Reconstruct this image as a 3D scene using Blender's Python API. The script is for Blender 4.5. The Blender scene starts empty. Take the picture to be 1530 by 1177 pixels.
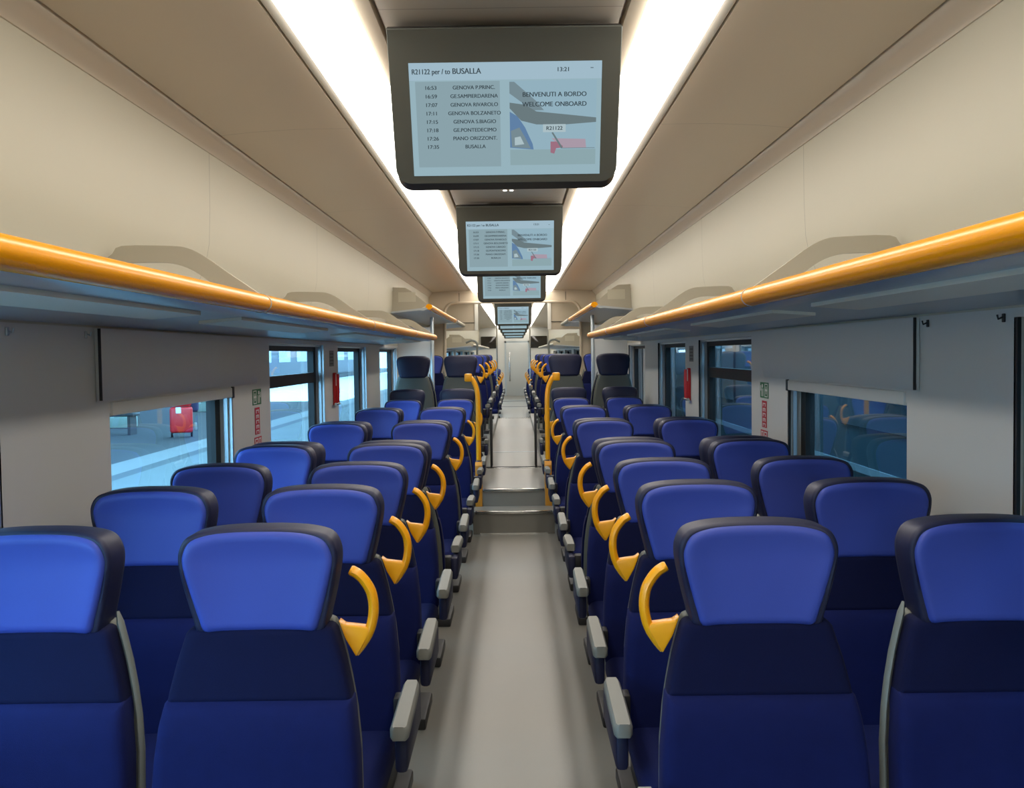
import bpy, bmesh, math, random
from mathutils import Vector, Matrix
random.seed(4)
sc = bpy.context.scene
C = sc.collection
PI = math.pi

# ------------------------------------------------------------------ materials
def lin(c):
    r = []
    for v in c:
        v /= 255.0
        r.append(v/12.92 if v <= .04045 else ((v+.055)/1.055)**2.4)
    return (*r, 1.0)

def mat(name, rgb, rough=.6, metal=0.0, spec=.5, bump=0.0, bscale=200.0, var=0.0, vscale=3.0, coat=0.0, sheen=0.0):
    m = bpy.data.materials.new(name); m.use_nodes = True
    nt = m.node_tree; b = nt.nodes['Principled BSDF']
    b.inputs['Roughness'].default_value = rough
    b.inputs['Metallic'].default_value = metal
    b.inputs['Specular IOR Level'].default_value = spec
    b.inputs['Coat Weight'].default_value = coat
    b.inputs['Coat Roughness'].default_value = .12
    b.inputs['Sheen Weight'].default_value = sheen
    b.inputs['Base Color'].default_value = lin(rgb)
    tc = nt.nodes.new('ShaderNodeTexCoord')
    if var > 0:
        n = nt.nodes.new('ShaderNodeTexNoise'); n.inputs['Scale'].default_value = vscale
        n.inputs['Detail'].default_value = 5
        nt.links.new(tc.outputs['Object'], n.inputs['Vector'])
        mx = nt.nodes.new('ShaderNodeMix'); mx.data_type = 'RGBA'
        base = lin(rgb)
        mx.inputs['A'].default_value = tuple(max(0, v*(1-var)) for v in base[:3]) + (1,)
        mx.inputs['B'].default_value = tuple(min(1, v*(1+var)) for v in base[:3]) + (1,)
        nt.links.new(n.outputs['Fac'], mx.inputs['Factor'])
        nt.links.new(mx.outputs['Result'], b.inputs['Base Color'])
    if bump > 0:
        n2 = nt.nodes.new('ShaderNodeTexNoise'); n2.inputs['Scale'].default_value = bscale
        n2.inputs['Detail'].default_value = 3
        nt.links.new(tc.outputs['Object'], n2.inputs['Vector'])
        bp = nt.nodes.new('ShaderNodeBump'); bp.inputs['Strength'].default_value = bump
        bp.inputs['Distance'].default_value = .002
        nt.links.new(n2.outputs['Fac'], bp.inputs['Height'])
        nt.links.new(bp.outputs['Normal'], b.inputs['Normal'])
    return m

def emit(name, rgb, strength):
    m = bpy.data.materials.new(name); m.use_nodes = True
    nt = m.node_tree; nt.nodes.clear()
    e = nt.nodes.new('ShaderNodeEmission'); o = nt.nodes.new('ShaderNodeOutputMaterial')
    e.inputs['Color'].default_value = lin(rgb); e.inputs['Strength'].default_value = strength
    nt.links.new(e.outputs[0], o.inputs[0])
    return m

def glass(name, tint, gain=1.0):
    m = bpy.data.materials.new(name); m.use_nodes = True
    nt = m.node_tree; nt.nodes.clear()
    o = nt.nodes.new('ShaderNodeOutputMaterial')
    t = nt.nodes.new('ShaderNodeBsdfTransparent'); t.inputs['Color'].default_value = lin(tint)
    g = nt.nodes.new('ShaderNodeBsdfGlossy'); g.inputs['Roughness'].default_value = .02
    f = nt.nodes.new('ShaderNodeLayerWeight'); f.inputs['Blend'].default_value = .5
    pw = nt.nodes.new('ShaderNodeMath'); pw.operation = 'POWER'; pw.inputs[1].default_value = 5
    nt.links.new(f.outputs['Facing'], pw.inputs[0])
    ma = nt.nodes.new('ShaderNodeMath'); ma.operation = 'MULTIPLY_ADD'; ma.inputs[1].default_value = .95; ma.inputs[2].default_value = .045
    nt.links.new(pw.outputs[0], ma.inputs[0])
    mu = nt.nodes.new('ShaderNodeMath'); mu.operation = 'MULTIPLY'; mu.inputs[1].default_value = gain
    mu.use_clamp = True
    mx = nt.nodes.new('ShaderNodeMixShader')
    nt.links.new(ma.outputs[0], mu.inputs[0]); nt.links.new(mu.outputs[0], mx.inputs[0])
    nt.links.new(t.outputs[0], mx.inputs[1]); nt.links.new(g.outputs[0], mx.inputs[2])
    nt.links.new(mx.outputs[0], o.inputs[0])
    return m

def panelled(name, rgb, rough, period, offset, metal=0.0, spec=.5):
    """plastic panel with thin joint lines across the car every `period` metres"""
    m = mat(name, rgb, rough, metal, spec, var=.025, vscale=1.5)
    nt = m.node_tree; b = nt.nodes['Principled BSDF']
    tc = [n for n in nt.nodes if n.type == 'TEX_COORD'][0]
    sp = nt.nodes.new('ShaderNodeSeparateXYZ'); nt.links.new(tc.outputs['Object'], sp.inputs[0])
    a = nt.nodes.new('ShaderNodeMath'); a.operation = 'SUBTRACT'; a.inputs[1].default_value = offset
    w = nt.nodes.new('ShaderNodeMath'); w.operation = 'PINGPONG'; w.inputs[1].default_value = period/2
    l = nt.nodes.new('ShaderNodeMath'); l.operation = 'LESS_THAN'; l.inputs[1].default_value = .0025
    nt.links.new(sp.outputs['Y'], a.inputs[0]); nt.links.new(a.outputs[0], w.inputs[0]); nt.links.new(w.outputs[0], l.inputs[0])
    mx = nt.nodes.new('ShaderNodeMix'); mx.data_type = 'RGBA'
    src = b.inputs['Base Color'].links[0].from_socket
    nt.links.new(src, mx.inputs['A']); mx.inputs['B'].default_value = tuple(v*.55 for v in lin(rgb)[:3]) + (1,)
    nt.links.new(l.outputs[0], mx.inputs['Factor']); nt.links.new(mx.outputs['Result'], b.inputs['Base Color'])
    return m

M = dict(
    navy=mat('navy_fabric', (17, 25, 74), .8, spec=.12, bump=.35, bscale=900, var=.12, vscale=25, sheen=.02),
    navy_dark=mat('dark_navy_fabric', (14, 19, 54), .8, spec=.12, bump=.35, bscale=900, var=.12, vscale=25, sheen=.02),
    wing=mat('navy_leatherette', (28, 31, 60), .5, spec=.45, bump=.1, bscale=500),
    panel=mat('blue_leatherette', (60, 77, 166), .5, spec=.4, bump=.08, bscale=500, var=.05, vscale=8),
    shell=mat('grey_seat_shell', (100, 103, 94), .5, bump=.05),
    trimgrey=mat('light_grey_edging', (116, 121, 115), .5),
    pad=mat('armrest_pad_grey', (132, 132, 124), .5, bump=.05),
    chrome=mat('brushed_metal', (200, 200, 200), .25, metal=1),
    yellow=mat('yellow_plastic', (250, 170, 8), .35, coat=.15),
    rail=mat('yellow_rail_lacquer', (250, 164, 0), .25, spec=.22),
    ochre=mat('ochre_step_panel', (206, 140, 40), .5),
    dark=mat('dark_metal', (40, 40, 42), .5),
    black=mat('black_rubber', (16, 18, 18), .55),
    wall=panelled('grey_white_wall_panel', (214, 214, 208), .5, 50, -20),
    upper=panelled('cream_wall_panel', (198, 192, 171), .55, 2.4, 4.44),
    ceil=panelled('satin_ceiling_panel', (190, 175, 152), .36, 2.4, 2.0, metal=.08),
    ceilc=panelled('centre_ceiling_panel', (176, 167, 153), .42, 3.57, 2.95, metal=.1),
    cove=mat('cove_trim', (190, 176, 154), .4, metal=.05),
    lip=mat('lamp_lip', (206, 202, 190), .45),
    under=mat('rack_metal', (186, 192, 198), .32, metal=.45),
    under_strip=mat('rack_lamp_cover', (236, 230, 214), .5),
    bracket=mat('rack_bracket_grey', (180, 172, 152), .5),
    alu=mat('aluminium_trim', (186, 196, 200), .3, metal=.6),
    floor=mat('vinyl_floor', (130, 127, 118), .36, spec=.5, bump=.08, bscale=300, var=.07, vscale=2.2),
    step=mat('step_vinyl', (128, 125, 117), .36, var=.06, vscale=3),
    nosing=mat('step_nosing', (205, 205, 200), .22, metal=.9),
    door=mat('door_panel', (190, 194, 192), .4),
    bezel=mat('tv_bezel', (80, 80, 72), .38, spec=.5),
    tvcase=mat('tv_casing', (58, 56, 52), .45),
    red=mat('red_plastic', (200, 28, 30), .4),
    green=mat('green_sticker', (30, 110, 60), .5),
    white=mat('white_ink', (230, 228, 222), .5),
    redink=mat('red_ink', (196, 36, 44), .5),
    greyink=mat('grey_ink', (112, 116, 114), .5),
    lamp=emit('lamp_diffuser', (255, 248, 238), 9.0),
    spot=emit('spot_lens', (255, 250, 240), 6.0),
    glass=glass('window_glass', (236, 246, 246), 1.3),
    glass_r=glass('window_glass_tinted', (205, 222, 228), 1.7),
    smoke=mat('smoked_glass', (44, 40, 34), .12),
    concrete=mat('platform_concrete', (92, 102, 101), .8, var=.12, vscale=.8, bump=.2, bscale=20),
    asphalt=mat('platform_asphalt', (44, 50, 50), .85, var=.15, vscale=1.2, bump=.2, bscale=30),
    kerb=mat('platform_edge_stone', (108, 114, 112), .8, var=.08, vscale=2),
    line=mat('platform_dark_joint', (66, 74, 74), .8),
    roofm=mat('canopy_roof', (120, 122, 120), .7),
    column=mat('canopy_column_paint', (128, 146, 136), .6),
    far_train=mat('far_train_paint', (44, 52, 66), .45),
    far_win=mat('far_train_window', (92, 116, 132), .2),
    teal=mat('neighbour_train_paint', (46, 72, 80), .4),
    teal_win=mat('neighbour_train_window', (30, 50, 58), .15),
    pale=mat('neighbour_train_stripe', (130, 146, 150), .4),
    building=mat('station_building', (150, 142, 130), .85, var=.08, vscale=.6),
    pale_ground=mat('painted_sunlit_concrete', (232, 232, 226), .8, var=.08, vscale=.8),  # sunlight on the far ground is put into this pale colour
    jacket=mat('blue_cover_cloth', (36, 44, 78), .8),
)
for k, rgb, s in (('scr', (150, 178, 188), 1.0), ('scr_top', (160, 186, 200), 1.0), ('scr_list', (138, 162, 170), 1.0), ('ink', (58, 70, 76), 1.0),
                  ('pic_sky', (146, 176, 190), 1.0), ('pic_dark', (106, 122, 126), 1.0), ('pic_mid', (118, 138, 146), 1.0), ('pic_blue', (96, 128, 164), 1.0),
                  ('pic_red', (156, 112, 128), 1.0), ('pic_pink', (168, 152, 166), 1.0), ('pic_pale', (170, 190, 196), 1.0), ('pic_ground', (140, 166, 172), 1.0)):
    M[k] = emit('screen_' + k, rgb, s)

# ------------------------------------------------------------------ mesh building
class MB:
    def __init__(s):
        s.bm = bmesh.new(); s.mats = []; s.tr = Matrix.Identity(4)
    def mi(s, m):
        if m not in s.mats: s.mats.append(m)
        return s.mats.index(m)
    def face(s, pts, m):
        vs = [s.bm.verts.new(s.tr @ Vector(p)) for p in pts]
        f = s.bm.faces.new(vs); f.material_index = s.mi(m); return f
    def box(s, lo, hi, m, bev=0.0, seg=2):
        t = bmesh.new()
        bmesh.ops.create_cube(t, size=1)
        for v in t.verts:
            v.co = Vector([lo[i] + (v.co[i]+.5)*(hi[i]-lo[i]) for i in range(3)])
        if bev > 0:
            bmesh.ops.bevel(t, geom=list(t.edges), offset=bev, segments=seg, profile=.5, affect='EDGES')
        s.absorb(t, m); return s
    def absorb(s, t, m):
        k = s.mi(m); mp = {}
        for v in t.verts: mp[v.index if False else v] = s.bm.verts.new(s.tr @ v.co)
        for f in t.faces:
            nf = s.bm.faces.new([mp[v] for v in f.verts]); nf.material_index = k
        t.free()
    def rings(s, rings, m, cap=True, closed=True):
        k = s.mi(m)
        vr = [[s.bm.verts.new(s.tr @ Vector(p)) for p in r] for r in rings]
        n = len(rings[0])
        for a, b in zip(vr, vr[1:]):
            for i in range(n if closed else n-1):
                j = (i+1) % n
                f = s.bm.faces.new((a[i], a[j], b[j], b[i])); f.material_index = k
        if cap:
            for r in (vr[0][::-1], vr[-1]):
                f = s.bm.faces.new(r); f.material_index = k
        return s
    def tube(s, path, rad, m, n=10, flat=1.0, up=(0, 1, 0), cap=True):
        path = [Vector(p) for p in path]; rs = []
        up = Vector(up)
        for i, p in enumerate(path):
            t = (path[min(i+1, len(path)-1)] - path[max(i-1, 0)]).normalized()
            a = up - t*up.dot(t)
            if a.length < 1e-4: a = Vector((1, 0, 0)) - t*t.x
            a.normalize(); b = t.cross(a)
            r = rad[i] if isinstance(rad, (list, tuple)) else rad
            rs.append([p + a*(math.cos(2*PI*k/n)*r*flat) + b*(math.sin(2*PI*k/n)*r) for k in range(n)])
        return s.rings(rs, m, cap)
    def prism(s, poly, axis, a0, a1, m, bev=0.0):
        """poly in the two other axes (in xyz order), extruded along axis"""
        def p3(p, a):
            q = list(p); q.insert(axis, a); return q
        t = bmesh.new()
        vs = [t.verts.new(p3(p, a0)) for p in poly]
        f = t.faces.new(vs)
        r = bmesh.ops.extrude_face_region(t, geom=[f])
        d = [0, 0, 0]; d[axis] = a1-a0
        bmesh.ops.translate(t, vec=d, verts=[g for g in r['geom'] if isinstance(g, bmesh.types.BMVert)])
        bmesh.ops.recalc_face_normals(t, faces=t.faces)
        if bev > 0:
            bmesh.ops.bevel(t, geom=list(t.edges), offset=bev, segments=2, profile=.5, affect='EDGES')
        s.absorb(t, m); return s
    def pillow(s, outline, rings, m, warp=lambda x, z: 0, close=(True, True)):
        """closed x-z outline; rings of (inset, y) from the front to the back"""
        xs = [p[0] for p in outline]; zs = [p[1] for p in outline]
        cx, cz = (min(xs)+max(xs))/2, (min(zs)+max(zs))/2
        ex, ez = (max(xs)-min(xs))/2, (max(zs)-min(zs))/2
        def ring(ins, y, extra=1.0):
            out = []
            for x, z in outline:
                X = cx+(x-cx)*(1-ins/ex)*extra; Z = cz+(z-cz)*(1-ins/ez)*extra
                out.append((X, y+warp(X, Z), Z))
            return out
        R = []
        if close[0]:
            for e in (.02, .25, .5, .75, .92): R.append(ring(rings[0][0], rings[0][1], e))
        R += [ring(i, y) for i, y in rings]
        if close[1]:
            for e in (.92, .75, .5, .25, .02): R.append(ring(rings[-1][0], rings[-1][1], e))
        return s.rings(R, m, True)
    def text(s, body, size, loc, m, align='LEFT', xs=1.0, rot=None, depth=.0006):
        cu = bpy.data.curves.new('t', 'FONT'); cu.body = body; cu.size = size; cu.extrude = depth
        cu.align_x = align; cu.offset = 0
        ob = bpy.data.objects.new('t', cu); C.objects.link(ob)
        dg = bpy.context.evaluated_depsgraph_get()
        me = bpy.data.meshes.new_from_object(ob.evaluated_get(dg))
        t = bmesh.new(); t.from_mesh(me)
        R = rot or Matrix.Rotation(PI/2, 4, 'X')
        for v in t.verts: v.co = Vector(loc) + (R @ Vector((v.co.x*xs, v.co.y, v.co.z)))
        s.absorb(t, m)
        bpy.data.objects.remove(ob); bpy.data.curves.remove(cu); bpy.data.meshes.remove(me)
        return s
    def build(s, name, parent=None, smooth=35):
        bmesh.ops.recalc_face_normals(s.bm, faces=s.bm.faces)
        me = bpy.data.meshes.new(name); s.bm.to_mesh(me); s.bm.free()
        for m in s.mats: me.materials.append(m)
        if smooth:
            me.polygons.foreach_set('use_smooth', [True]*len(me.polygons))
            me.set_sharp_from_angle(angle=math.radians(smooth))
        o = bpy.data.objects.new(name, me); C.objects.link(o)
        if parent: o.parent = parent
        return o

def smoothline(pts, k=5):
    """open Catmull-Rom through pts"""
    out = []
    P = [pts[0]] + list(pts) + [pts[-1]]
    for i in range(1, len(P)-2):
        for j in range(k):
            t = j/k
            out.append(tuple(.5*((2*P[i][d]) + (-P[i-1][d]+P[i+1][d])*t + (2*P[i-1][d]-5*P[i][d]+4*P[i+1][d]-P[i+2][d])*t*t
                                 + (-P[i-1][d]+3*P[i][d]-3*P[i+1][d]+P[i+2][d])*t**3) for d in range(len(pts[0]))))
    out.append(tuple(pts[-1]))
    return out

def sym(right):
    """right-hand half outline, bottom centre to top centre -> closed outline"""
    left = [(-x, z) for x, z in right[::-1] if abs(x) > 1e-6]
    return right + left

def thing(name, label, cat, loc=(0, 0, 0), rz=0, group=None):
    o = bpy.data.objects.new(name, None); C.objects.link(o); o.empty_display_size = .1
    o.location = loc; o.rotation_euler = (0, 0, rz)
    o['label'] = label; o['category'] = cat
    if group: o['group'] = group
    return o
def tag(o, label, cat, group=None):
    o['label'] = label; o['category'] = cat
    if group: o['group'] = group
    return o
def struct(o):
    o['kind'] = 'structure'; return o
def dup(root, loc, rz, label, group=None):
    r = root.copy(); C.objects.link(r); r.location = loc; r.rotation_euler = (0, 0, rz)
    r['label'] = label
    if group: r['group'] = group
    for ch in list(root.children):
        c = ch.copy(); C.objects.link(c); c.parent = r
        for g in list(ch.children):
            d = g.copy(); C.objects.link(d); d.parent = c
    return r

# ------------------------------------------------------------------ dimensions
CAMH = 1.55
END = 38.0
PORTAL = 15.8
BACK = -2.2
def lowz(y): return -.0068*(y-2.28)

# ------------------------------------------------------------------ floor
FL = MB()
def quadstrip(mb, x0, x1, pts, m):
    for (y0, z0), (y1, z1) in zip(pts, pts[1:]):
        mb.face([(x0, y0, z0), (x1, y0, z0), (x1, y1, z1), (x0, y1, z1)], m)
R1, R2, S7, S8, ROUT = 8.82, 9.14, 10.12, 10.62, 19.5
zl = lowz(R1)
Z1, Z2, ZP = .155, .31, .38
quadstrip(FL, -1.5, 1.5, [(BACK, lowz(BACK)), (R1, zl)], M['floor'])
for s in (-1, 1):                    # low floor under the last low rows, beside the steps
    a, b = (s*.31, s*1.5) if s > 0 else (-1.5, -.31)
    quadstrip(FL, a, b, [(R1, zl), (S7, zl), (S7, .04), (S8, .04), (S8, ZP), (ROUT, ZP), (ROUT, zl), (END, zl)], M['floor'])
quadstrip(FL, -.36, .36, [(R1, zl), (R1, Z1)], M['step'])
quadstrip(FL, -.36, .36, [(R1, Z1), (R2, Z1)], M['floor'])
for s in (-1, 1): FL.face([(s*.36, R1, zl), (s*.36, R2, zl), (s*.36, R2, Z1), (s*.36, R1, Z1)], M['step'])
quadstrip(FL, -.31, .31, [(R2, Z1), (R2, Z2)], M['step'])
quadstrip(FL, -.31, .31, [(R2, Z2), (ROUT-.3, Z2)], M['floor'])
quadstrip(FL, -.31, .31, [(ROUT-.3, Z2), (ROUT-.3, Z1), (ROUT, Z1), (ROUT, zl), (END, zl)], M['floor'])
for s in (-1, 1):                    # upright edges beside the raised aisle
    FL.face([(s*.31, S8, Z2), (s*.31, ROUT, Z2), (s*.31, ROUT, ZP), (s*.31, S8, ZP)], M['step'])
struct(FL.build('floor', smooth=0))
tr = MB()
for y, z, w in ((R1, Z1, .34), (R2, Z2, .28)):
    tr.box((-w, y-.012, z-.02), (w, y+.03, z+.006), M['nosing'], .004)
tr.box((-.3, R1-.006, zl), (.3, R1-.002, zl+.012), M['nosing'])
struct(tr.build('trim_1'))
tr = MB(); tr.box((-.3, 10.88, Z2), (.3, 10.93, Z2+.008), M['black'])
tr.box((-.29, 10.80, Z2), (.29, 10.84, Z2+.006), M['nosing'])
struct(tr.build('trim_2'))
tr = MB(); tr.box((-.3, 12.6, Z2), (.3, 12.64, Z2+.004), M['alu']); tr.box((-.31, ROUT-.31, Z2-.02), (.31, ROUT-.27, Z2+.006), M['nosing'])
tr.box((-.4, 30, zl), (.4, 30.1, zl+.006), M['dark']); tr.box((-.4, 33.5, zl), (.4, 33.7, zl+.006), M['dark'])
struct(tr.build('trim_3'))

# ------------------------------------------------------------------ ceiling
CE = MB()
def strip(mb, prof, y0, y1, m, s=1):
    mb.rings([[(s*x, y0, z) for x, z in prof], [(s*x, y1, z) for x, z in prof]], m, cap=False, closed=False)
H = CAMH
strip(CE, [(-.355, H+1.0), (.355, H+1.0)], BACK, END, M['ceilc'])
for s in (-1, 1):
    strip(CE, [(.355, H+1.0), (.358, H+1.02), (.366, H+1.02), (.37, H+.995), (.415, H+.985)], BACK, END, M['cove'], s)
    strip(CE, [(.617, H+.985), (.622, H+.980), (.655, H+.980), (.664, H+.985), (.664, H+1.0)], BACK, END, M['lip'], s)
    strip(CE, [(.664, H+1.0), (.67, H+1.0), (.674, H+.985), (.9, H+.985), (1.1, H+.975), (1.235, H+.962)], BACK, END, M['ceil'], s)
    strip(CE, [(1.235, H+.962), (1.238, H+.975), (1.245, H+.975), (1.248, H+.955), (1.262, H+.94), (1.28, H+.92), (1.293, H+.905), (1.297, H+.895), (1.31, H+.895)], BACK, END, M['cove'], s)
    strip(CE, [(.415, H+.985), (.415, H+1.03), (.617, H+1.03), (.617, H+.985)], BACK, END, M['lip'], s)
CE.box((-1.6, BACK, H+1.06), (1.6, END, H+1.1), M['dark'])
struct(CE.build('ceiling'))
# the two continuous lamp strips, one per car and side
segs = ((BACK+.02, PORTAL-.12), (PORTAL+.12, END-.1))
for i, (y0, y1) in enumerate(segs):
    for s, w in ((-1, 'left'), (1, 'right')):
        l = MB(); l.box((min(s*.418, s*.614), y0, H+.958), (max(s*.418, s*.614), y1, H+.988), M['lamp'])
        o = l.build('ceiling_light', smooth=0)
        tag(o, 'long white %s lamp strip in the ceiling %s the gangway arch' % (w, 'on this side of' if i == 0 else 'beyond'), 'ceiling light', 'ceiling lamp strips')
for n, y in enumerate((6.15, 9.6)):
    t = thing('ceiling_spotlight', 'tiny twin spotlights in centre ceiling panel just before the %s screen' % ('second' if n == 0 else 'third'), 'spotlight', (0, y, H+1.0))
    b = MB(); b.box((-.05, -.025, -.008), (.05, .025, .002), M['cove'], .004); b.build('housing', t)
    for dx in (-.02, .02):
        b = MB(); b.tube([(dx, 0, -.012), (dx, 0, -.007)], .011, M['spot'], 12); b.build('lens', t)

# ------------------------------------------------------------------ walls with window openings
WX = 1.38
WT = H+.125                                   # top of the window wall
OPEN = [(-1.6, 2.72, .75, 1.63), (3.47, 4.98, .75, 1.362), (5.75, 7.4, .75, 1.63), (7.98, 9.5, .75, 1.63), (10.45, 11.95, .82, 1.63),
        (12.75, 14.6, .95, 1.63), (17.0, 19.0, .95, 1.63), (20.5, 23.0, .75, 1.63), (24.0, 27.0, .75, 1.63), (28.0, 31.0, .75, 1.63), (32, 35, .75, 1.63)]
SKIN = .10
for s, side in ((-1, 'left'), (1, 'right')):
    W = MB()
    def q(y0, y1, z0, z1):
        W.face([(s*WX, y0, z0), (s*WX, y1, z0), (s*WX, y1, z1), (s*WX, y0, z1)], M['wall'])
        x = s*(WX+SKIN)
        W.face([(x, y0, z0), (x, y1, z0), (x, y1, z1), (x, y0, z1)], M['wall'])
    prev = BACK
    for y0, y1, z0, z1 in OPEN:
        q(prev, y0, -.3, WT)
        q(y0, y1, -.3, z0); q(y0, y1, z1, WT)
        X0, X1 = s*WX, s*(WX+SKIN)
        for a, b in (((y0, z0), (y0, z1)), ((y1, z0), (y1, z1)), ((y0, z0), (y1, z0)), ((y0, z1), (y1, z1))):
            W.face([(X0, a[0], a[1]), (X0, b[0], b[1]), (X1, b[0], b[1]), (X1, a[0], a[1])], M['wall'])
        prev = y1
    q(prev, END, -.3, WT)
    # upper wall: from behind the rack up to the cove
    strip(W, [(1.379, WT-.02), (1.378, H+.24), (1.372, H+.30), (1.352, H+.36), (1.328, H+.42), (1.312, H+.50), (1.305, H+.65), (1.303, H+.9)], BACK, END, M['upper'], s)
    W.face([(s*(WX+SKIN), BACK, WT), (s*(WX+SKIN), END, WT), (s*(WX+SKIN), END, H+1.1), (s*(WX+SKIN), BACK, H+1.1)], M['wall'])
    struct(W.build('wall_'+side, smooth=30))
    for n, (y0, y1, z0, z1) in enumerate(OPEN):
        if n > 7: pass
        x = s*(WX+.075)
        t = bpy.data.objects.new('window_%d' % (n+1 + (0 if s < 0 else len(OPEN))), None); C.objects.link(t); struct(t)
        g = MB(); w = .045
        for lo, hi in (((y0, z0), (y0+w, z1)), ((y1-w*1.8, z0), (y1, z1)), ((y0+w, z0), (y1-w*1.8, z0+w)), ((y0+w, z1-(.012 if n == 1 else w)), (y1-w*1.8, z1))):
            g.box((min(x, x+s*.02)-.012, lo[0], lo[1]), (max(x, x+s*.02)+.012, hi[0], hi[1]), M['black'])
        if n in (0, 2, 7, 9):
            g.box((x-.015, y0+w, 1.36), (x+.02, y1-w, 1.432), M['black'])
        g.build('gasket', t, 0)
        g = MB(); w = .014
        xa, xb = s*(WX+.022), s*(WX+.04)
        for lo, hi in (((y0+.002, z0+.002), (y0+w, z1-.002)), ((y1-w, z0+.002), (y1-.002, z1-.002)), ((y0+w, z0+.002), (y1-w, z0+w)), ((y0+w, z1-w), (y1-w, z1-.002))):
            g.box((min(xa, xb), lo[0], lo[1]), (max(xa, xb), hi[0], hi[1]), M['alu'])
        xa, xb = s*(WX+.0), s*(WX+.01)
        g.box((min(xa, xb), y1-.012, z0), (max(xa, xb), y1+.008, z1), M['alu'] if s < 0 else M['black'])  # light metal on the left stands in for a reflection on the edge
        g.build('frame', t, 0)
        g = MB(); xx = s*(WX+.085)
        g.face([(xx, y0, z0), (xx, y1, z0), (xx, y1, z1), (xx, y0, z1)], M['glass'] if s < 0 else M['glass_r'])
        g.build('pane', t, 0)
    # heater skirting along the wall
    b = MB(); b.box((min(s*1.33, s*1.378), BACK, -.06), (max(s*1.33, s*1.378), S7-.1, .2), M['alu'], .008)
    struct(b.build('baseboard_'+side))

# end walls
wb = MB(); wb.box((-1.5, BACK-.1, -.3), (1.5, BACK, H+1.1), M['wall']); struct(wb.build('wall_back', smooth=0))
wf = MB(); wf.box((-1.5, END, -.3), (1.5, END+.1, H+1.1), M['wall']); struct(wf.build('wall_far', smooth=0))
d = bpy.data.objects.new('door_1', None); C.objects.link(d); struct(d)
b = MB(); b.box((-.3, END-.06, zl), (.52, END-.01, 1.95), M['door'], .01); b.build('door_panel', d)
b = MB(); b.box((-.2, END-.08, .5), (-.14, END-.06, 1.6), M['chrome'], .008); b.build('door_handle', d)
b = MB(); b.box((-.36, END-.05, zl), (-.3, END-.005, 2.02), M['alu']); b.box((.52, END-.05, zl), (.58, END-.005, 2.02), M['alu']); b.box((-.36, END-.05, 1.95), (.58, END-.005, 2.02), M['alu']); b.build('door_frame', d)
for s, w in ((-1, 'left'), (1, 'right')):
    b = MB(); b.box((min(s*.62, s*1.25), END-.05, 1.75), (max(s*.62, s*1.25), END-.01, 2.2), M['smoke'], .02)
    struct(b.build('window_%d' % (23 if s < 0 else 24)))

# ------------------------------------------------------------------ gangway arch
P = MB()
outer = [(-1.31, zl), (-1.31, H+.96), (1.31, H+.96), (1.31, zl)]
inn = [(1.06, ZP), (1.06, H+.62)]
for k in range(7):
    a = k/6*PI/2; inn.append((.9+.16*math.cos(a), H+.62+.18*math.sin(a)))
inn_full = [(-x, z) for x, z in inn]          # left side, bottom to top
path = inn_full + inn[::-1]
for y in (PORTAL-.1, PORTAL+.1):
    # side pieces and lintel as quads following the opening
    for (x0, z0), (x1, z1) in zip(path, path[1:]):
        def out(x, z): 
            return (math.copysign(1.31, x), z) if z < H+.62-.001 or abs(x) > 1.059 else (x, H+.985)
        if abs(x0) > 1.059 and abs(x1) > 1.059 and x0*x1 > 0:
            a, c = (math.copysign(1.31, x0), z0), (math.copysign(1.31, x1), z1)
        else:
            a = (x0, H+.985); c = (x1, H+.985)
        P.face([(x0, y, z0), (x1, y, z1), (c[0], y, c[1]), (a[0], y, a[1])], M['ceil'])
    for s in (-1, 1):
        P.face([(s*1.06, y, H+.62), (s*1.31, y, H+.62), (s*1.31, y, H+.985), (s*1.06, y, H+.985)], M['ceil'])
P.rings([[(x, PORTAL-.1, z) for x, z in path], [(x, PORTAL+.1, z) for x, z in path]], M['cove'], cap=False, closed=False)
for s in (-1, 1): P.box((s*.83-.004, PORTAL-.104, H+.81), (s*.83+.004, PORTAL-.1, H+.975), M['dark'])
P.box((-1.2, PORTAL-.106, H+.955), (1.2, PORTAL-.1, H+.97), M['cove'])
P.tube([(x, PORTAL-.11, z) for x, z in path], .022, M['cove'], 8)
struct(P.build('trim_4'))

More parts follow.
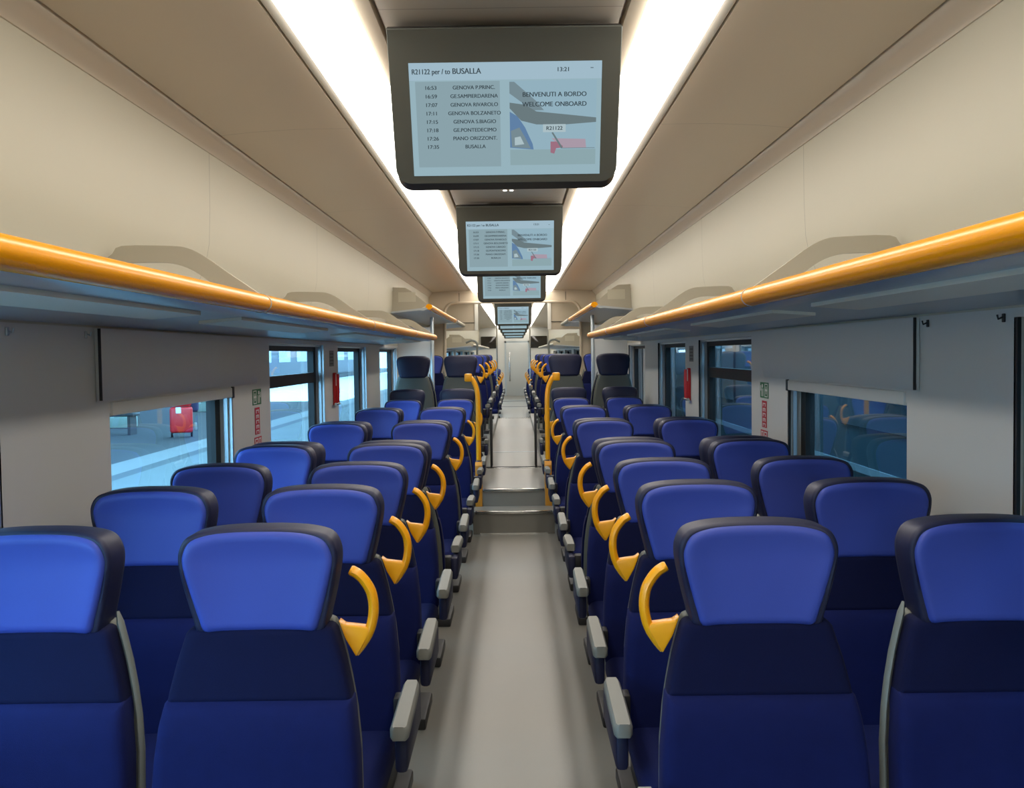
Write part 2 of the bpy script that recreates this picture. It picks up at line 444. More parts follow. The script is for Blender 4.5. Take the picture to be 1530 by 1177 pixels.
# ------------------------------------------------------------------ luggage racks
RX = .84
def rack(y0, y1, s, label, dz=0.0, rx=RX, rail='rail', arm_at=None, plate=False, lamps=()):
    t = thing('luggage_rack', label, 'luggage rack', (0, y0, H+dz), 0, 'overhead luggage racks')
    L = y1-y0
    r = MB()
    # rail: fat rounded profile
    pr = [(rx+.0+.0315*math.cos(a)*1.15, .183+.0315*math.sin(a)*1.0) for a in [k/20*2*PI for k in range(20)]]
    n = 4
    r.rings([[(s*x, y, z) for x, z in pr] for y in (.006, .012, L-.006, L)], M[rail])
    r.build('rail', t)
    sh = MB()
    ux = 1.3785
    prof = [(rx+.02, .17), (rx+.02, .156), (rx+.06, .142), (rx+.10, .146), (ux, .112), (ux, .128), (rx+.1, .168)]
    sh.rings([[(s*x, y, z) for x, z in prof] for y in (.0, L)], M['under'])
    sh.build('shelf', t)
    for (a, b) in lamps:
        lp = MB(); p2 = [(rx+.115, .133), (rx+.115, .146), (rx+.27, .135), (rx+.27, .1215)]
        lp.rings([[(s*x, y, z) for x, z in p2] for y in (a-y0, b-y0)], M['under_strip'])
        lp.build('lamp_cover', t, 20)
    arms = [L-.02] if arm_at is None else arm_at
    for ya in arms:
        b = MB()
        if plate:
            poly = [(rx+.015, .21), (rx+.09, .27), (rx+.20, .36), (rx+.26, .395), (1.30, .40), (1.30, .36), (1.34, .33), (1.376, .30), (1.376, .13), (rx+.1, .16)]
            b.prism([(s*x, z) for x, z in poly], 1, ya-.01, ya+.015, M['bracket'])
            b.box((min(s*1.24, s*1.05), ya-.013, .24), (max(s*1.24, s*1.05), ya-.009, .345), M['upper'])
        else:
            outr = [(rx-.005, .212), (rx+.10, .285), (rx+.185, .345), (rx+.24, .372), (rx+.30, .380), (1.302, .382), (1.335, .355), (1.378, .325)]
            innr = [(1.378, .29), (1.30, .322), (rx+.34, .325), (rx+.28, .318), (rx+.22, .295), (rx+.15, .245), (rx+.09, .19), (rx+.03, .17)]
            outr = smoothline(outr, 3); innr = smoothline(innr, 3)
            n = len(outr)
            b.rings([[(s*o[0], ya-.012, o[1]), (s*o[0], ya+.012, o[1]), (s*i[0], ya+.012, i[1]), (s*i[0], ya-.012, i[1])] for o, i in zip(outr, innr[::-1])], M['bracket'])
        b.build('bracket', t, 30)
    e = MB(); e.rings([[(s*(rx+.038*math.cos(a)), y, .183+.0335*math.sin(a)) for a in [k/16*2*PI for k in range(16)]] for y in (L-.012, L-.003)], M['bracket'])
    e.build('rail_joint', t)
    return t
for s, w in ((-1, 'left'), (1, 'right')):
    rack(-.2, 3.45, s, 'yellow railed rack over the nearest %s window, closest to the camera' % w, lamps=((.2, 3.15),))
    rack(3.45, 6.02, s, 'yellow railed rack on the %s wall over the low window' % w, lamps=((3.62, 5.3),))
    rack(6.02, 8.6, s, 'yellow railed rack on the %s wall over the transom window' % w, lamps=((6.2, 8.3),))
    rack(8.6, 10.8, s, 'last low yellow railed rack on the %s, ending before the raised rack' % w, arm_at=[.02, 2.1], lamps=((8.8, 10.5),))
    rack(11.0, 15.68, s, 'high pale railed rack on the %s wall over the raised seats' % w, dz=.34, rx=.905, arm_at=[.03], plate=True)
    rack(16.0, 18.35, s, 'high grey railed rack on the %s just beyond the gangway arch' % w, dz=.34, rx=.905, rail='bracket', arm_at=[.03], plate=True)
    rack(20.4, 26.0, s, 'low grey railed rack on the %s in the far car, nearer half' % w, rail='bracket', arm_at=[.03], plate=True)
    rack(26.0, 33.0, s, 'low grey railed rack on the %s in the far car, farther half' % w, rail='bracket', arm_at=[.03], plate=True)

# ------------------------------------------------------------------ seats
HEAD = sym(smoothline([(0, .925), (.10, .925), (.142, .928), (.155, .965), (.171, 1.03), (.181, 1.085), (.179, 1.122), (.160, 1.151), (.115, 1.163), (.05, 1.1675), (0, 1.168)], 4))
PAN = sym(smoothline([(0, .931), (.09, .931), (.126, .933), (.139, .965), (.157, 1.03), (.1695, 1.085), (.1675, 1.115), (.150, 1.143), (.108, 1.156), (.05, 1.1605), (0, 1.161)], 4))
def bw(z):     # half width of the back at height z
    pts = [(.38, .236), (.56, .236), (.66, .232), (.74, .223), (.80, .212), (.86, .198), (.91, .183), (.945, .172)]
    for (a, wa), (b, wb_) in zip(pts, pts[1:]):
        if z <= b: return wa+(wb_-wa)*max(0, (z-a))/(b-a)
    return pts[-1][1]
def outline(z0, z1, grow=0.0, rb=.03, rt=.012):
    right = [(0, z0), (bw(z0)+grow-rb, z0)]
    right += [(bw(z0)+grow-rb+rb*math.sin(a), z0+rb-rb*math.cos(a)) for a in (.4, .8, 1.2)]
    k = 14
    for i in range(k+1):
        z = z0+rb+(z1-rt-z0-rb)*i/k
        right.append((bw(z)+grow, z))
    w = bw(z1)+grow
    right += [(w-rt*.3, z1-rt*.3), (w-rt, z1), (w*.5, z1), (0, z1)]
    return sym(right)
def lean(x, z): return -(.93-z)*.17 + (-.02*min(1, max(0, (.79-z)/.06)) if z < .79 else 0)
def leanp(x, z): return -(.93-z)*.17
def wing_warp(x, z): return -.026*(abs(x)/.18)**3 - .01*max(0, (z-1.1)/.06)

def make_seat(aisle, s, grip=True):
    """s: side (+1 = +x) of the seat that faces the aisle"""
    t = thing('train_seat', 'seat', 'seat')
    b = MB(); b.pillow(outline(.42, .782, -.003, rt=.005), [(.014, -.024), (.005, -.017), (.0, -.005), (0, .045)], M['navy'], lean); b.build('backrest', t, 60)
    b = MB(); b.pillow(outline(.772, .94, -.006, .008), [(.012, -.014), (.004, -.009), (0, 0), (0, .045)], M['navy_dark'], leanp); b.build('shoulder_panel', t, 60)
    b = MB(); b.pillow(outline(.36, .948, -.007), [(.006, .045), (.004, .05), (.002, .075), (.015, .095)], M['shell'], leanp); b.build('back_shell', t, 60)
    h = MB(); h.pillow(HEAD, [(.03, .004), (.008, 0), (.002, .006), (0, .018), (0, .085), (.004, .104), (.018, .114)], M['wing'], wing_warp); h = h.build('headrest', t, 60)
    b = MB(); b.pillow(PAN, [(.014, -.013), (.005, -.009), (0, -.001), (0, .006)], M['panel'], wing_warp); b.build('headrest_panel', h, 60)
    b = MB(); b.box((-.232, -.55, .375), (.232, -.075, .462), M['navy'], .035, 4); b.build('seat_cushion', t, 60)
    b = MB(); b.box((-.15, -.46, .06), (.15, -.16, .38), M['dark'], .01); b.box((-.2, -.46, .009), (.2, -.12, .06), M['dark'], .01); b.build('pedestal', t)
    if aisle:
        if grip:
            g = MB()
            path = smoothline([(.212, .860), (.229, .888), (.246, .926), (.253, .966), (.249, 1.003), (.237, 1.028), (.220, 1.048), (.2, 1.060)], 4)
            n = len(path)
            g.tube([(s*x, .045, z) for x, z in path], [.005+.0072*min(1, i/6) - (.002 if i == n-1 else 0) for i in range(n)], M['yellow'], 10, 1.3)
            g.prism([(s*x, z) for x, z in ((.172, .945), (.186, .934), (.242, .927), (.244, .913), (.222, .874), (.212, .858), (.188, .90))], 1, .028, .062, M['yellow'], .004)
            g.build('grab_handle', t, 40)
        a = MB(); x = s*.279
        a.box((min(x-.017, x+.017), -.44, .465), (max(x-.017, x+.017), -.06, .575), M['wing'], .012)
        a.box((min(s*.225, s*.27), -.16, .50), (max(s*.225, s*.27), -.1, .57), M['dark'], .005)
        a = a.build('armrest', t)
        p = MB()
        p.rings([[(x+dx*w, y, z+dz) for dx, dz in ((-1, .006), (-.8, 0), (.8, 0), (1, .006), (1, .028), (.75, .036), (-.75, .036), (-1, .028))] for y, w, z in
                 ((-.485, .014, .572), (-.48, .02, .569), (-.465, .0245, .568), (-.3, .0245, .577), (-.16, .023, .582), (-.145, .018, .584))], M['pad'])
        p.build('armrest_pad', a, 40)
    else:
        e = MB()
        zz = [.97, .945, .91, .86, .8, .74, .66, .56, .45]
        e.tube([(s*(bw(min(z, .945))+(.006 if z < .96 else -.001)), .035+leanp(0, z), z) for z in zz], [.003]+[.008]*8, M['trimgrey'], 8, 1.6)
        e.build('edge_trim', t, 50)
    return t
protos = {(a, s, g): make_seat(a, s, g) for a, g in ((True, True), (True, False), (False, False)) for s in (-1, 1)}
used = set()
def seat(col, y, z, away, label, group):
    """col: 0 left window, 1 left aisle, 2 right aisle, 3 right window"""
    x = (-1.080, -.564, .574, 1.096)[col]
    s = 1 if col < 2 else -1
    if away: s = -s
    key = (col in (1, 2), s, col in (1, 2) and not (away and z < .2))
    p = protos[key]
    rz = PI if away else 0
    z -= .009
    if key in used: return dup(p, (x, y, z), rz, label, group)
    used.add(key); p.location = (x, y, z); p.rotation_euler = (0, 0, rz); p['label'] = label; p['group'] = group
    return p
ORD = ['nearest', 'second', 'third', 'fourth', 'fifth', 'sixth', 'seventh']
COL = ['left window', 'left aisle', 'right aisle', 'right window']
YS = [2.28, 3.03, 3.73, 4.58, 6.2, 8.03, 9.86]
for i, y in enumerate(YS):
    for c in range(4):
        extra = ('with yellow grip' if c in (1, 2) else 'with grey edge')
        seat(c, y, lowz(y), False, 'blue %s seat %s, facing the camera, %s row%s' % (COL[c], extra, ORD[i], '' if i == 0 else ' from the front'), 'low seats facing the camera')
    if i >= 3:
        yb = y+.27 if i < 6 else y+.44
        zb = lowz(yb) if i < 6 else .04
        for c in range(4):
            seat(c, yb, zb, True, 'navy %s seat turned away, back to back with the %s row' % (COL[c], ORD[i]), 'low seats turned away')
for c in range(4):
    seat(c, 10.98, ZP, True, 'grey backed %s seat turned away on the raised floor, tall above row seven' % COL[c], 'raised seats')
    seat(c, 13.0, ZP, False, 'blue %s seat facing the camera on the raised floor, first behind grey backs' % COL[c], 'raised seats')
for c in (1, 2):
    seat(c, 13.27, ZP, True, 'navy %s seat turned away in the middle of the raised floor' % COL[c], 'raised seats')
    seat(c, 15.1, ZP, False, 'blue %s seat facing the camera just before the gangway arch' % COL[c], 'raised seats')
    seat(c, 16.6, ZP, True, 'navy %s seat turned away just beyond the gangway arch' % COL[c], 'raised seats')
    seat(c, 18.4, ZP, False, 'blue %s seat facing the camera beyond the gangway arch' % COL[c], 'raised seats')
    for k, (y, aw) in enumerate(((20.9, False), (21.2, True), (23.0, False), (23.3, True), (25.1, False), (27.0, False), (29, False))):
        word = ['first', 'second', 'third', 'fourth', 'fifth', 'sixth', 'seventh'][k]
        seat(c, y, zl, aw, 'small distant %s seat in the far car, %s along the aisle past the gangway' % (COL[c], word), 'far car seats')

# ------------------------------------------------------------------ passenger information screens
def make_tv():
    t = thing('information_screen', 'screen', 'screen', group='hanging information screens')
    # local: x, y depth, z up, origin at the top centre of the front face; leaning: bottom farther away
    ang = math.radians(22.5)
    Rm = Matrix.Rotation(ang, 4, 'X')
    hw, hh = .350, .460
    def rr(w0, z0, z1, r):
        pts = [(-w0, z1), (w0, z1)]
        pts += [(w0*.985-r+r*math.cos(a), z0+r-r*math.sin(a)) for a in [k/6*PI/2 for k in range(7)]]
        pts += [(-(w0*.985-r)-r*math.sin(a), z0+r-r*math.cos(a)) for a in [k/6*PI/2 for k in range(7)]]
        return pts
    o = rr(hw, -hh, 0, .045)
    b = MB(); b.tr = Rm
    b.rings([[(x, 0.0, z) for x, z in o], [(x, .012, z) for x, z in o]], M['bezel'], True)
    bz = b.build('bezel', t, 30)
    b = MB(); b.tr = Rm
    o2 = [(x*1.006, z*1.006+(.0 if z < -.01 else .004)) for x, z in o]
    b.rings([[(x, .012, z) for x, z in o2], [(x, .05, z*1.07) for x, z in o2], [(x*.93, .08, z*1.0-.005) for x, z in o2]], M['tvcase'])
    b.build('casing', t, 30)
    b = MB(); b.tr = Rm
    b.tube([(x*1.003, .011, z*1.003) for x, z in o[1:]+o[:2]], .003, M['trimgrey'], 6)
    b.build('edge_line', t)
    b = MB(); b.box((-.16, .06, -.03), (.16, .16, .03), M['tvcase'], .01); b.build('mount', t)
    # display
    x0, x1, z1, z0 = -.291, .294, -.096, -.437
    w, h = x1-x0, z1-z0
    def X(u): return x0+u*w
    def Z(v): return z1-v*h
    def rect(mb, u0, v0, u1, v1, m, y):
        mb.face([(X(u0), y, Z(v0)), (X(u1), y, Z(v0)), (X(u1), y, Z(v1)), (X(u0), y, Z(v1))], m)
    def poly(mb, pts, m, y): mb.face([(X(u), y, Z(v)) for u, v in pts], m)
    b = MB(); b.tr = Rm
    b.box((x0, -.002, z0), (x1, .0, z1), M['scr'])
    rect(b, 0, 0, 1, .15, M['scr_top'], -.0026)
    rect(b, .03, .16, .47, .92, M['scr_list'], -.0026)
    d = b.build('display', t, 0)
    p = MB(); p.tr = Rm
    y = -.003
    rect(p, .52, .16, .975, .91, M['pic_sky'], y)
    poly(p, [(.52, .17), (.545, .17), (.66, .34), (.70, .42), (.64, .42), (.52, .27)], M['pic_mid'], y-.0004)
    poly(p, [(.52, .35), (.60, .37), (.66, .43), (.82, .46), (.975, .49), (.975, .53), (.80, .55), (.66, .545), (.58, .51), (.52, .40)], M['pic_dark'], y-.0007)
    poly(p, [(.52, .43), (.56, .47), (.60, .57), (.64, .72), (.645, .77), (.52, .75)], M['pic_blue'], y-.0004)
    poly(p, [(.525, .60), (.57, .57), (.60, .66), (.63, .76), (.53, .745)], M['pic_mid'], y-.0008)
    poly(p, [(.545, .66), (.575, .65), (.595, .72), (.545, .73)], M['pic_pale'], y-.0011)
    rect(p, .52, .77, .975, .91, M['pic_ground'], y-.0004)
    poly(p, [(.74, .67), (.92, .68), (.925, .76), (.80, .76)], M['pic_pink'], y-.0005)
    poly(p, [(.735, .70), (.765, .70), (.80, .74), (.80, .755), (.765, .76), (.755, .81), (.735, .80)], M['pic_red'], y-.0009)
    poly(p, [(.74, .62), (.748, .615), (.80, .755), (.79, .76)], M['pic_dark'], y-.0011)
    rect(p, .79, .757, .97, .763, M['pic_mid'], y-.0009)
    rect(p, .695, .545, .815, .615, M['pic_pale'], y-.0009)
    p.build('picture', d, 0)
    rl = Rm @ Matrix.Rotation(PI/2, 4, 'X')
    def tx(mb, s_, u, v, size, al='LEFT', xs=1.0):
        for k in (-.5, .5): mb.text(s_, size, Rm @ Vector((X(u)+k*size*.045, -.0055-.0002*k, Z(v))), M['ink'], al, xs, rl, .0004)
    b = MB()
    tx(b, 'R21122 per / to', .015, .095, .0215, xs=.84); tx(b, 'BUSALLA', .225, .095, .0235, xs=.92)
    b.build('header_lettering', d, 0)
    b = MB(); tx(b, '13:21', .80, .085, .0175, 'CENTER', 1.05); b.build('clock_lettering', d, 0)
    b = MB(); rect(b, .935, .07, .95, .076, M['ink'], -.0034); b.build('menu_mark', d, 0)
    b = MB(); b2 = MB()
    rows = [('16:53', 'GENOVA P.PRINC.'), ('16:59', 'GE.SAMPIERDARENA'), ('17:07', 'GENOVA RIVAROLO'), ('17:11', 'GENOVA BOLZANETO'),
            ('17:15', 'GENOVA S.BIAGIO'), ('17:18', 'GE.PONTEDECIMO'), ('17:26', 'PIANO ORIZZONT.'), ('17:35', 'BUSALLA')]
    for k, (a, c) in enumerate(rows):
        v = .228+k*.0745
        tx(b, a, .11, v, .0158, 'CENTER', 1.08); tx(b2, c, .335, v, .0158, 'CENTER', 1.0)
    b.build('times_lettering', d, 0); b2.build('stations_lettering', d, 0)
    b = MB()
    tx(b, 'BENVENUTI A BORDO', .755, .30, .0195, 'CENTER', 1.0); tx(b, 'WELCOME ONBOARD', .755, .385, .0195, 'CENTER', 1.0)
    b.build('welcome_lettering', d, 0)
    b = MB(); tx(b, 'R21122', .755, .595, .0165, 'CENTER'); b.build('number_lettering', d, 0)
    return t
tv = make_tv()
TVS = [3.03, 6.66, 10.1, 18.9, 22.4, 26.0, 30.0, 35.0]
words_ = ['largest and nearest hanging screen with readable timetable above the aisle', 'second hanging screen, just behind and below the nearest one', 'third hanging screen, last before the gangway arch',
          'fourth hanging screen, first seen beyond the gangway arch', 'fifth hanging screen, only its lower strip showing under the fourth', 'sixth hanging screen, thin strip in the far car',
          'seventh hanging screen, thin strip second from the end', 'eighth hanging screen, smallest and farthest above the far door']
for i, y in enumerate(TVS):
    if i == 0:
        tv.location = (.008, y, H+.968); tv['label'] = words_[0]
    else: dup(tv, (.004, y, H+.966), 0, words_[i])

# ------------------------------------------------------------------ wall covers, stickers, hammers
for s, w in ((-1, 'left'), (1, 'right')):
    t = thing('cover_panel', 'grey box cover over the top of the low %s window' % w, 'cover', (s*WX, 3.36, 0), 0, 'box covers')
    b = MB()
    d = .02
    ct = H+.102; prof = [(-.002, ct), (-d, ct), (-d, 1.475), (-d+.013, 1.414), (-d+.016, 1.408), (-.002, 1.405)]
    b.rings([[(s*x, y, z) for x, z in prof] for y in (0, 2.08)], M['wall']); b.build('casing', t, 25)
    b = MB(); b.box((min(-s*(d-.006), -s*(d+.003)), -.005, 1.41), (max(-s*(d-.006), -s*(d+.003)), 0.0, ct), M['dark']); b.build('seal', t)
    b = MB(); b.box((min(s*.02, -s*.008), .12, 1.352), (max(s*.02, -s*.008), 1.6, 1.4), M['wall'], .004); b = b.build('blind_bar', t)
    e = MB(); e.box((min(s*.02, -s*.012), 1.6, 1.348), (max(s*.02, -s*.012), 1.625, 1.404), M['dark'], .003); e.build('end_cap', b)

    # pictogram stickers on the pillar
    def pict(y0, y1, z0, z1, base, ink, kind, label, cat):
        t = thing('sticker', label, cat, (s*(WX-.001), (y0+y1)/2, (z0+z1)/2), 0, 'safety stickers')
        hw, hh = (y1-y0)/2, (z1-z0)/2
        b = MB(); b.box((-.001 if s > 0 else 0, -hw, -hh), (0 if s > 0 else .001, hw, hh), base); b.build('backing', t, 0)
        k = MB(); xx = -s*.0014
        def r(a0, a1, c0, c1): k.box((min(xx, xx*1.3), a0*hw, c0*hh), (max(xx, xx*1.3), a1*hw, c1*hh), ink)
        if kind == 'exit':
            r(-.85, -.1, -.85, -.72); r(-.85, -.1, .72, .85); r(-.85, -.75, -.85, .85); r(-.2, -.1, -.85, .85); r(-.55, -.4, -.5, .5); r(-.7, -.25, -.1, .15)
            r(.2, .34, -.8, .2); r(.5, .64, -.8, .2); r(.3, .55, .3, .75); r(.72, .86, -.1, .6)
        elif kind == 'column':
            for q in range(5):
                c = .8-q*.38
                r(-.6, .6, c-.04, c+.04); r(-.6, -.35, c-.22, c); r(.35, .6, c-.22, c); 
                if q % 2: r(-.12, .12, c-.2, c+.05)
        else:
            r(-.85, -.7, -.8, .8); r(-.15, 0, -.8, .8); r(-.7, -.15, .62, .8); r(-.55, -.3, -.4, .3); r(.2, .8, .6, .8); r(.2, .35, -.1, .6); r(.65, .8, -.8, .6); r(.3, .65, -.2, 0)
        k.build('pictogram', t, 0)
    pict(5.36, 5.54, 1.29, 1.375, M['green'], M['white'], 'exit', 'green exit pictogram at the top of the %s pillar stickers' % w, 'sticker')
    pict(5.40, 5.50, 1.13, 1.275, M['redink'], M['white'], 'column', 'narrow red notice under the green pictogram on the %s pillar' % w, 'sticker')
    pict(5.38, 5.53, 1.045, 1.115, M['redink'], M['white'], 'ban', 'small red and white pictogram at the bottom of the %s pillar stickers' % w, 'sticker')
    t = thing('sticker', 'grey printed notice above the red hammer on the %s pillar' % w, 'sticker', (s*(WX-.001), 7.7, 1.53), 0, 'safety stickers')
    b = MB(); b.box((0 if s < 0 else -.001, -.09, -.06), (.001 if s < 0 else 0, .09, .06), M['greyink']); b.build('backing', t, 0)
    b = MB(); xx = -s*.0016
    for q in range(4): b.box((min(xx, 1.2*xx), -.07, .03-q*.025), (max(xx, 1.2*xx), .07-.02*(q % 2), .04-q*.025), M['dark'])
    b.build('print', t, 0)
    for y, wd_ in ((2.78, 'beside the nearest window edge'), (3.29, 'beside the box cover edge')):
        t = thing('coat_hook', 'small coat hook at the top of the %s wall %s' % (w, wd_), 'hook', (s*WX, y, 1.63), 0, 'coat hooks')
        b = MB(); b.box((min(0, -s*.006), -.007, -.012), (max(0, -s*.006), .007, .012), M['dark'] if s > 0 else M['alu'], .002); b.build('plate', t)
        b = MB(); b.tube([(-s*.004, 0, .003), (-s*.018, 0, -.003), (-s*.021, 0, .009)], .003, M['dark'] if s > 0 else M['alu'], 8); b.build('peg', t)
    # emergency hammer
    t = thing('emergency_hammer', 'red emergency hammer hanging on the %s pillar between two windows' % w, 'hammer', (s*(WX-.001), 7.75, 1.17), 0, 'emergency hammers')
    b = MB(); b.tube([(-s*.03, 0, .02), (-s*.03, 0, .1), (-s*.03, 0, .24)], [.016, .02, .018], M['red'], 10); b.build('grip', t)
    b = MB(); b.box((min(0, -s*.025), -.022, .0), (max(0, -s*.025), .022, .25), M['red'], .006); b.build('holder', t)
    b = MB(); b.tube([(-s*.03, -.07, .01), (-s*.03, .07, .01)], .012, M['chrome'], 8); b.build('hammer_head', t)
    b = MB(); b.box((min(-s*.025, -s*.028), -.03, .15), (max(-s*.025, -s*.028), -.012, .24), M['white']); b.build('white_strip', t, 0)  # plain white strip along one edge of the holder

# ------------------------------------------------------------------ stair sides, handrails, partitions, poles
for s, w in ((-1, 'left'), (1, 'right')):
    b = MB(); b.prism([(R2-.01, zl), (R2-.01, .53), (R2+.03, .56), (R2+.13, .56), (R2+.13, zl)], 0, s*.287, s*.35, M['ochre'], .006)
    tag(b.build('step_side_panel'), 'ochre panel flanking the aisle steps on the %s' % w, 'panel', 'step side panels')
    t = thing('handrail', 'tall yellow handrail rising beside the aisle steps on the %s' % w, 'handrail', (s*.318, R2+.07, .561))
    b = MB(); b.tube(smoothline([(0, 0, 0), (0, 0, .3), (-0*s, 0, .55), (s*.012, 0, .67), (s*.045, 0, .75), (s*.08, 0, .78)], 5), .0225, M['yellow'], 12); b.build('post', t)
    b = MB(); b.box((min(s*.05, s*.12), -.03, .735), (max(s*.05, s*.12), .04, .81), M['yellow'], .012); b.build('mount', t)
    b = MB(); b.tube([(0, 0, 0), (0, 0, .012)], .028, M['chrome'], 16); b.build('foot_plate', t)
    # dark framed low screen with pale pane beside the raised aisle
    t = thing('aisle_screen', 'low dark framed screen beside the raised aisle on the %s' % w, 'partition', (s*.243, 10.86, Z2))
    b = MB(); b.box((-.011, -.011, 0), (.011, .011, .64), M['dark'], .003); b.box((-.011, .24, 0), (.011, .26, .64), M['dark'], .003); b.box((-.011, -.011, .62), (.011, .26, .64), M['dark'], .003); b.build('frame', t)
    b = MB(); b.box((-.004, .011, .02), (.004, .24, .62), M['under_strip']); b.build('pane', t)
    # partition at the end of the low rack
    t = thing('partition', 'pale partition with post under the high rack on the %s wall' % w, 'partition', (0, 12.1, ZP))
    b = MB(); b.box((min(s*.98, s*1.378), -.02, 0), (max(s*.98, s*1.378), .02, 1.5), M['wall']); b.build('panel', t)
    b = MB(); b.box((min(s*.945, s*.985), -.03, 0), (max(s*.945, s*.985), .03, 1.62), M['alu'], .008); b.build('post', t)
    b = MB(); b.box((min(s*.70, s*1.30), 18.45, 1.98), (max(s*.70, s*1.30), 18.5, H+.985), M['ceil']); b.box((min(s*.70, s*1.28), 18.43, 2.12), (max(s*.70, s*1.28), 18.45, 2.128), M['dark'])
    b.box((min(s*.64, s*.70), 18.42, 1.98), (max(s*.64, s*.70), 18.52, H+.985), M['lip'])
    struct(b.build('trim_%d' % (5 if s < 0 else 6)))
    b = MB(); b.tube(smoothline([(s*.72, 15.4, 1.72), (s*.64, 15.4, 1.755), (s*.575, 15.4, 1.74), (s*.545, 15.4, 1.68), (s*.54, 15.4, 1.5), (s*.40, 15.4, 1.36), (s*.38, 15.4, 1.2), (s*.38, 15.4, Z2+.07)], 5), .016, M['trimgrey'], 10)
    tag(b.build('grab_pole'), 'white curved pole beside the last raised seat on the %s' % w, 'pole', 'aisle poles')
    b = MB(); b.tube([(s*.36, 21.9, zl), (s*.36, 21.9, H+.995)], .017, M['chrome'], 10)
    tag(b.build('grab_pole'), 'slim straight pole from floor to ceiling in the far car, %s' % w, 'pole', 'aisle poles')

# ------------------------------------------------------------------ outside, left: platform
def gbox(name, lo, hi, m, bev=0):
    b = MB(); b.box(lo, hi, m, bev); return struct(b.build(name, smooth=0))
gz = -.06
gbox('ground', (-5.3, -15, gz-.3), (-1.62, 90, gz), M['concrete'])
gbox('ground.001', (-5.55, -15, gz-.3), (-5.3, 90, gz-.001), M['line'])
gbox('ground.002', (-6.15, -15, gz-.3), (-5.55, 90, gz), M['kerb'])
gbox('ground.003', (-16, -15, gz-.3), (-6.15, 36, gz), M['asphalt'])
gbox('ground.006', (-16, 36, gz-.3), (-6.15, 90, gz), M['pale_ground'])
gbox('ground.004', (-60, -15, gz-.5), (-16, 140, gz-.2), M['concrete'])
gbox('ground.005', (-1.62, -15, -1.3), (30, 140, -1.2), M['asphalt'])
b = MB(); b.box((-13.5, 7, 4.3), (-7.0, 33, 4.45), M['roofm'])
for y in range(8, 33, 3): b.box((-13.4, y, 4.12), (-7.1, y+.15, 4.3), M['column'])
tag(b.build('platform_canopy', smooth=0), 'grey canopy roof over the platform outside the left windows', 'canopy')
for k, y in enumerate((10.5, 17.0, 23.5, 30)):
    t = thing('canopy_column', 'green canopy column on the platform, %s from the camera' % ('nearest', 'second', 'third', 'farthest')[k], 'column', (-9.2, y, gz), 0, 'canopy columns')
    b = MB(); b.box((-.16, -.16, 0.25), (.16, .16, 4.36 if y < 30 else 4.1), M['column'], .02); b.build('shaft', t)
    b = MB(); b.box((-.26, -.26, 0), (.26, .26, .25), M['column'], .02); b.build('plinth', t)
# trolley with a red load
t = thing('luggage_trolley', 'red luggage trolley standing on the platform outside the low left window', 'trolley', (-6.75, 20.3, gz), .3)
b = MB(); b.box((-.22, -.18, .1), (.22, .18, .62), M['red'], .05, 3); b.build('case', t)
b = MB(); b.box((-.2, -.16, .63), (.2, .16, .95), M['red'], .05, 3); b.build('upper_case', t)
b = MB(); b.box((-.1, -.19, .5), (.0, -.182, .62), M['white']); b.build('tag', t)
b = MB(); b.box((.16, .1, .5), (.34, .3, 1.15), M['jacket'], .06, 3); b.build('cover', t)
b = MB(); b.tube([(-.2, .2, .05), (-.2, .2, 1.05), (.2, .2, 1.05), (.2, .2, .05)], .015, M['dark'], 8); b.build('frame', t)
for dx in (-.19, .19):
    b = MB(); b.tube([(dx-.02, .12, .075), (dx+.02, .12, .075)], .075, M['black'], 16); b.build('wheel', t)
b = MB(); b.box((.24, -.1, .14), (.30, -.04, .30), M['pad'], .02); b.build('foot', t)
# bench by the column
t = thing('platform_bench', 'low grey bench beside a column on the platform, left of the red trolley', 'bench', (-8.6, 21.2, gz))
b = MB(); b.box((-.6, -.2, .40), (.6, .2, .46), M['dark'], .01); b.build('seat', t)
for dx in (-.5, .5):
    b = MB(); b.box((dx-.03, -.18, 0), (dx+.03, .18, .4), M['dark']); b.build('leg', t)
# far train on the other side of the platform
t = thing('parked_train', 'dark blue train parked beyond the platform outside the left windows', 'train', (-14.2, 52, gz-.2))
b = MB(); b.box((-1.4, -22, .5), (1.4, 40, 3.6), M['far_train'], .15, 3); b.build('body', t)
for k in range(12):
    b = MB(); b.box((1.39, -20+k*4.5, 1.5), (1.42, -17.2+k*4.5, 2.6), M['far_win']); b.build('window', t, 0)
b = MB(); b.box((-1.2, -21, -.3), (1.2, 39, .5), M['black']); b.build('underframe', t)
# posts of the overhead line
for k, (x, y) in enumerate(((-11.2, 44), (-11.2, 56), (-11.2, 72))):
    b = MB(); b.tube([(x, y, gz-.01), (x, y, 6.5)], .11, M['pale'], 10)
    tag(b.build('lamp_post'), 'pale post on the far platform painted sunlit, %s of three' % ('nearest', 'middle', 'farthest')[k], 'post', 'posts on the far platform')
t = thing('station_building', 'pale station building far beyond the platform on the left', 'building', (-34, 40, gz-.3))
b = MB(); b.box((-6, -60, 0), (6, 60, 7), M['building']); b.build('walls', t, 0)
b = MB(); b.box((-6.5, -60.5, 7), (6.5, 60.5, 7.4), M['roofm']); b.build('roof', t, 0)
for k in range(24):
    b = MB(); b.box((6, -57+k*4.8, 1.2), (6.06, -54.8+k*4.8, 4.2), M['far_win']); b.build('window', t, 0)

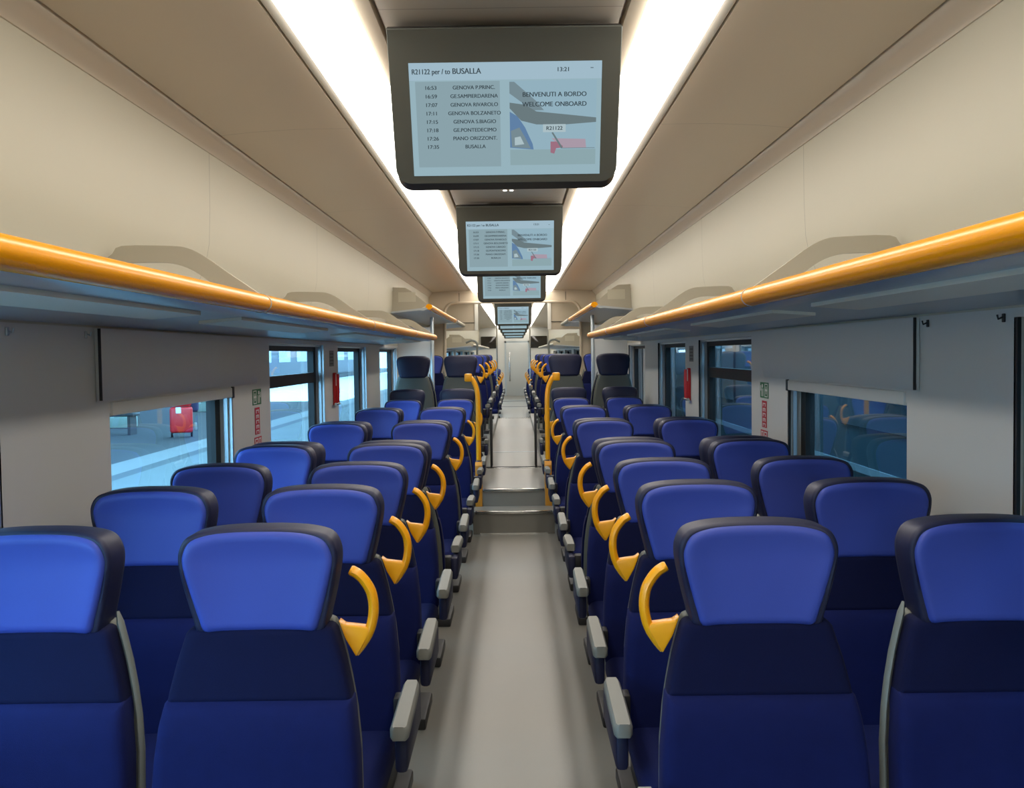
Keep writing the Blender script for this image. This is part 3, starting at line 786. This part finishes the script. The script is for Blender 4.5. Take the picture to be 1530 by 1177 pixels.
# ------------------------------------------------------------------ outside, right: neighbouring train
t = thing('neighbouring_train', 'teal train standing close beside the right hand windows', 'train', (4.3, 20, -1.1))
b = MB(); b.box((-1.4, -36, .35), (1.4, 60, 4.4), M['teal'], .12, 3); b.build('body', t)
b = MB(); b.box((-1.2, -36, 0.1), (1.2, 60, .4), M['black']); b.build('underframe', t)
for k in range(20):
    w_ = MB(); y = -30+k*3.3
    w_.box((-1.425, y, 2.0), (-1.395, y+2.3, 2.95), M['teal_win'], .005); w_ = w_.build('window', t, 0)
    r_ = MB(); r_.box((-1.435, y+.05, 2.68), (-1.425, y+2.25, 2.71), M['pale']); r_.build('bar', w_, 0)
b = MB(); b.box((-1.412, -35, 1.62), (-1.4, 59, 1.68), M['pale']); b.box((-1.412, -35, 1.2), (-1.4, 59, 1.24), M['pale']); b.box((-1.412, -35, 3.1), (-1.4, 59, 3.16), M['pale']); b.build('stripe', t, 0)

# ------------------------------------------------------------------ light
wd = bpy.data.worlds.new('World'); sc.world = wd; wd.use_nodes = True
bg = wd.node_tree.nodes['Background']; bg.inputs['Color'].default_value = (.30, .64, 1.0, 1); bg.inputs['Strength'].default_value = 10.0

# ------------------------------------------------------------------ camera
cam = bpy.data.cameras.new('camera'); co = bpy.data.objects.new('camera', cam); C.objects.link(co)
F = 1500.0
cam.sensor_fit = 'HORIZONTAL'; cam.sensor_width = 36; cam.lens = F/1530*36
cam.clip_start = .02; cam.clip_end = 400
yaw = math.atan(5/F); pitch = math.atan(60.5/F); roll = math.radians(.77)
Mx = Matrix.Rotation(yaw, 4, 'Z') @ Matrix.Rotation(PI/2-pitch, 4, 'X') @ Matrix.Rotation(-roll, 4, 'Z')
co.matrix_world = Matrix.Translation((.027, 0, CAMH)) @ Mx
sc.camera = co

sc.view_settings.view_transform = 'Standard'; sc.view_settings.look = 'None'
sc.view_settings.gamma = 1; sc.view_settings.use_curve_mapping = False
sc.view_settings.exposure = 0.0
sc.cycles.max_bounces = 10; sc.cycles.diffuse_bounces = 5; sc.cycles.glossy_bounces = 4; sc.cycles.transparent_max_bounces = 12
sc.cycles.use_denoising = True
sc.cycles.sample_clamp_indirect = 8
